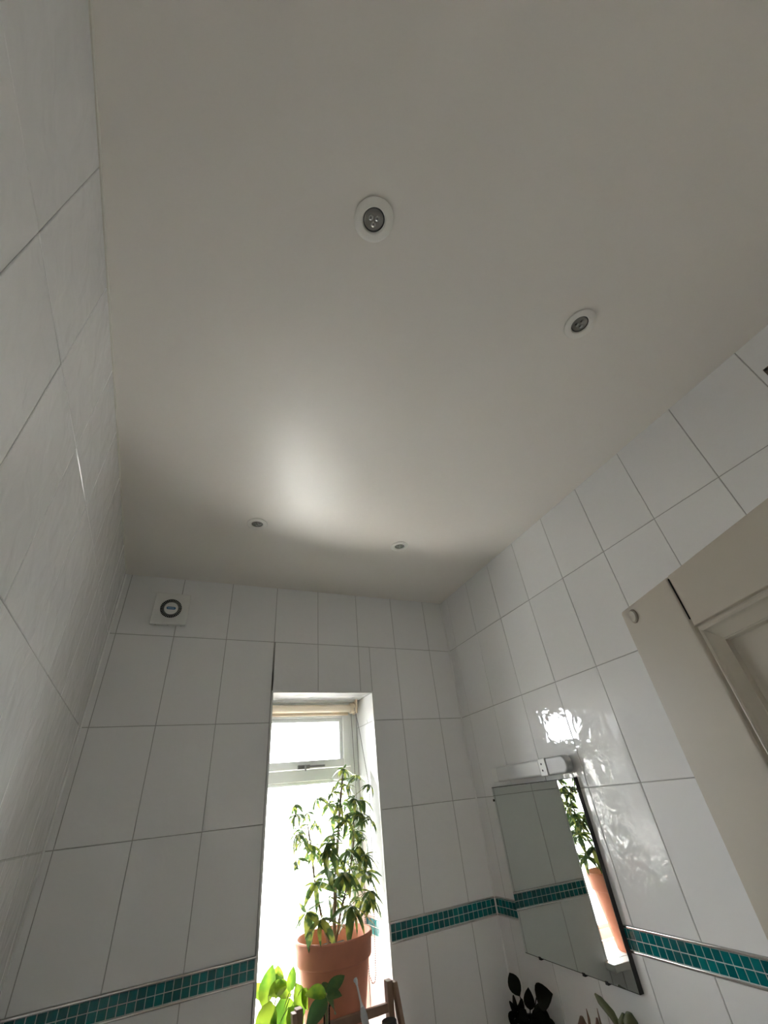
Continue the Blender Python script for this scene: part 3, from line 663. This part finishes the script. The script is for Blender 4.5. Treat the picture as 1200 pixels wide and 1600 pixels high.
# ---------------------------------------------------------------- cutting in a glass bottle
CB = Vector((0.974, -0.165, SHZ + 0.0005))
cb = thing('glass_bottle', 'clear glass bottle of water holding the leafy cutting', 'bottle', T(CB))
MB().lathe([(0.026, 0.0), (0.030, 0.003), (0.032, 0.012), (0.032, 0.085), (0.028, 0.102), (0.014, 0.120), (0.0115, 0.128), (0.0115, 0.172), (0.014, 0.175), (0.014, 0.180), (0.0105, 0.180), (0.0098, 0.130), (0.012, 0.119), (0.026, 0.101), (0.030, 0.085), (0.030, 0.012), (0.024, 0.005)], 32).build('glass', 'bottle_glass', cb)
MB().lathe([(0.024, 0.0055), (0.0295, 0.012), (0.0295, 0.080)], 24).build('water', 'bottle_water', cb)
ct = thing('plant_cutting', 'leafy green cutting standing in the glass bottle', 'plant', T(CB))
MB().tube([(0.0, 0.0, 0.02), (0.001, 0, 0.10), (-0.001, 0, 0.18), (0.0, 0, 0.205)], [0.0036, 0.0036, 0.0034, 0.0026], 8).build('stem', 'petiole_green', ct)
CL = [leaf_mesh('leaf', mm, 1.0, w, b, 0.12, nose=0.85) for (mm, w, b) in (('lime_leaf', 0.58, 0.9), ('cutting_leaf', 0.50, 0.4), ('cutting_leaf', 0.60, 0.9))]
for (z, d, L, v) in ((0.203, (-0.80, -0.15, 0.42), 0.082, 0), (0.198, (-0.78, -0.45, -0.34), 0.110, 1), (0.203, (0.80, 0.05, 0.46), 0.085, 1), (0.200, (0.55, -0.55, 0.22), 0.058, 2), (0.192, (0.80, 0.3, -0.40), 0.085, 2), (0.207, (0.1, 0.7, 0.35), 0.06, 1)):
    link('leaf', CL[v], ct, leaf_frame((0, 0, z), d, Vector((-0.1, -0.65, 0.75)), L))

# ---------------------------------------------------------------- electric toothbrush leaning in a white cup, dark jar beside it
TC = Vector((1.118, -0.185, SHZ + 0.0005))
cup = MB().lathe([(0.028, 0.0), (0.030, 0.002), (0.034, 0.092), (0.0345, 0.094), (0.0325, 0.094), (0.0290, 0.006), (0.02, 0.004)], 36).build('white_cup', 'pot_white', None, T(TC + Vector((0.002, 0.005, 0))))
tag(cup, 'white ceramic cup holding the toothbrush on the rack', 'cup')
a = Vector((1.130, -0.205, SHZ + 0.022)); b = Vector((1.074, -0.200, 1.284)); dv = (b - a).normalized()
tb = thing('electric_toothbrush', 'grey electric toothbrush leaning in the cup before the clay pot', 'toothbrush', frame(a, Vector((0, -1, 0)).cross(dv).cross(dv).normalized() * 1, dv.cross(Vector((0, -1, 0)).cross(dv).cross(dv)).normalized(), dv))
LT = (b - a).length
MB().lathe([(0.0105, 0.0), (0.0120, 0.004), (0.0125, 0.05), (0.0120, LT - 0.095), (0.0085, LT - 0.080), (0.0060, LT - 0.073)], 24).build('handle', 'brush_grey', tb)
MB().lathe([(0.0056, LT - 0.0735), (0.0036, LT - 0.060), (0.0030, LT - 0.018), (0.0048, LT - 0.012), (0.0060, LT - 0.004), (0.0045, LT + 0.003)], 18).build('neck', 'white_plastic', tb)
MB().lathe([(0.0058, 0.0), (0.0062, 0.010)], 18, T((0, 0, LT - 0.005)) @ Matrix.Rotation(PI / 2, 4, 'Y')).build('bristles', 'bristle', tb)
jar = thing('lidded_jar', 'small dark grey lidded jar beside the right rack post', 'jar', T((1.213, -0.165, SHZ + 0.0005)))
MB().lathe([(0.024, 0.0), (0.026, 0.003), (0.026, 0.075)], 32).build('body', 'pot_dark', jar)
MB().lathe([(0.0272, 0.0752), (0.0272, 0.092), (0.025, 0.094)], 32).build('lid', 'dark_parts_and_shade', jar)

# ---------------------------------------------------------------- plants on a shelf below the mirror
sh = thing('wall_shelf', 'white shelf on right wall under the mirror', 'shelf', F_RIGHT @ T((0.0, -1.625, 0.0006)))
mb = MB(); mb.box((0.02, -0.020, 0.0), (0.98, 0.0, 0.150)); mb.build('board', 'white_plastic', sh, bevel=0.002)
for u in (0.20, 0.80):
    mb = MB(); mb.box((u - 0.010, -0.10, 0.0), (u + 0.010, -0.0205, 0.010)); mb.box((u - 0.010, -0.030, 0.010), (u + 0.010, -0.0205, 0.11)); mb.build('bracket', 'white_plastic', sh, bevel=0.001)
SH = -1.6245
def shelf_plant(name, label, u, w, pot_mat, prof):
    r = thing(name, label, 'potted plant', T(on(F_RIGHT, u, SH, w)))
    MB().lathe(prof, 32).build('pot', pot_mat, r); return r
RU = Vector((sR, -cR, 0)); RN = Vector((-cR, -sR, 0)); UP = Vector((0, 0, 1))
def rl(u, v, w): return RU * u + UP * v + RN * w
dk = shelf_plant('dark_leaved_plant', 'dark plant with rounded leaves in the shaded corner under the mirror', 0.215, 0.082, 'pot_dark', [(0.042, 0), (0.044, 0.003), (0.056, 0.085), (0.058, 0.090), (0.052, 0.090), (0.045, 0.08)])
DL = [leaf_mesh('leaf', 'dark_leaf', 1.0, w, b, f, nose=0.95) for (w, b, f) in ((0.68, 0.2, 0.08), (0.80, 0.9, 0.10), (0.66, 0.6, 0.2))]
dl = [((-0.030, 0.145, 0.0), (-0.62, 0.75, 0.0), 0.080, 0), ((0.085, 0.165, 0.0), (0.75, 0.25, 0.15), 0.092, 1), ((-0.060, 0.105, 0.0), (-0.9, 0.05, 0.1), 0.080, 1), ((0.040, 0.125, 0.01), (0.35, 0.9, 0.1), 0.065, 2)]
rn2 = random.Random(5)
for k in range(40):
    a_ = rn2.uniform(0, 2 * PI); r_ = rn2.uniform(0.01, 0.10)
    dl.append(((r_ * math.cos(a_) + 0.01, rn2.uniform(0.06, 0.125) - 0.2 * r_, max(-0.02, 0.42 * r_ * math.sin(a_))), (math.cos(a_), rn2.uniform(-0.9, 0.3), max(-0.05, 0.45 * math.sin(a_))), rn2.uniform(0.05, 0.075), rn2.choice((0, 1, 2))))
for (q, d, L, v) in dl:
    Q = rl(*q); MB().tube(curve(rl(q[0] * 0.2, 0.08, q[2] * 0.2), Q, 0.0, 4), 0.0022, 6).build('stalk', 'dark_leaf', dk)
    link('leaf', DL[v], dk, leaf_frame(Q, rl(*d), rl(0.75, 0.3, 0.6), L))
def lobe(name, m, par, pts, rs):
    return MB().tube(pts, rs, 10).build(name, m, par, ang=80)
sc_ = shelf_plant('green_succulent', 'olive-green fat-leaved succulent under the mirror corner', 0.760, 0.076, 'pot_dark', [(0.036, 0), (0.038, 0.003), (0.048, 0.088), (0.050, 0.092), (0.045, 0.092), (0.040, 0.08)])
for (pts, r) in (
        (((0.0, 0.08, 0), (0.020, 0.160, 0), (0.022, 0.215, 0), (0.026, 0.232, 0)), (0.014, 0.021, 0.022, 0.010)),
        (((-0.005, 0.08, 0), (-0.020, 0.150, 0.005), (-0.012, 0.205, 0.0), (0.0, 0.224, 0)), (0.010, 0.014, 0.015, 0.006)),
        (((-0.01, 0.10, 0), (-0.030, 0.180, 0), (-0.055, 0.212, 0), (-0.095, 0.235, 0.0), (-0.112, 0.246, 0)), (0.006, 0.008, 0.012, 0.011, 0.003)),
        (((0.01, 0.10, 0), (0.055, 0.170, 0.0), (0.095, 0.208, 0), (0.150, 0.222, 0), (0.172, 0.214, 0.0)), (0.008, 0.012, 0.014, 0.012, 0.004)),
        (((0.005, 0.10, 0.01), (0.050, 0.140, 0.03), (0.095, 0.170, 0.03), (0.120, 0.178, 0.03)), (0.008, 0.013, 0.013, 0.004))):
    lobe('leaf', 'succulent_leaf', sc_, [rl(*p_) for p_ in pts], r)
rs_ = shelf_plant('rust_succulent', 'small reddish-brown succulent between the dark plant and green succulent', 0.590, 0.106, 'pot_dark', [(0.030, 0), (0.032, 0.003), (0.038, 0.070), (0.040, 0.074), (0.036, 0.074), (0.03, 0.066)])
for (pts, r) in (
        (((0, 0.07, 0), (-0.008, 0.130, 0), (-0.012, 0.165, 0), (-0.006, 0.185, 0)), (0.006, 0.013, 0.016, 0.006)),
        (((0, 0.07, 0), (0.018, 0.120, 0.01), (0.024, 0.155, 0.01), (0.030, 0.168, 0.01)), (0.006, 0.014, 0.014, 0.005)),
        (((0, 0.07, 0), (0.020, 0.150, 0), (0.030, 0.190, 0), (0.030, 0.212, 0)), (0.004, 0.006, 0.004, 0.001)),
        (((0.01, 0.07, 0), (0.060, 0.150, 0), (0.084, 0.190, 0), (0.086, 0.225, 0)), (0.003, 0.005, 0.0035, 0.001)),
        (((0.01, 0.07, 0), (0.050, 0.140, 0.0), (0.066, 0.175, 0), (0.072, 0.200, 0)), (0.004, 0.009, 0.009, 0.003))):
    lobe('leaf', 'rust_leaf', rs_, [rl(*p_) for p_ in pts], r)
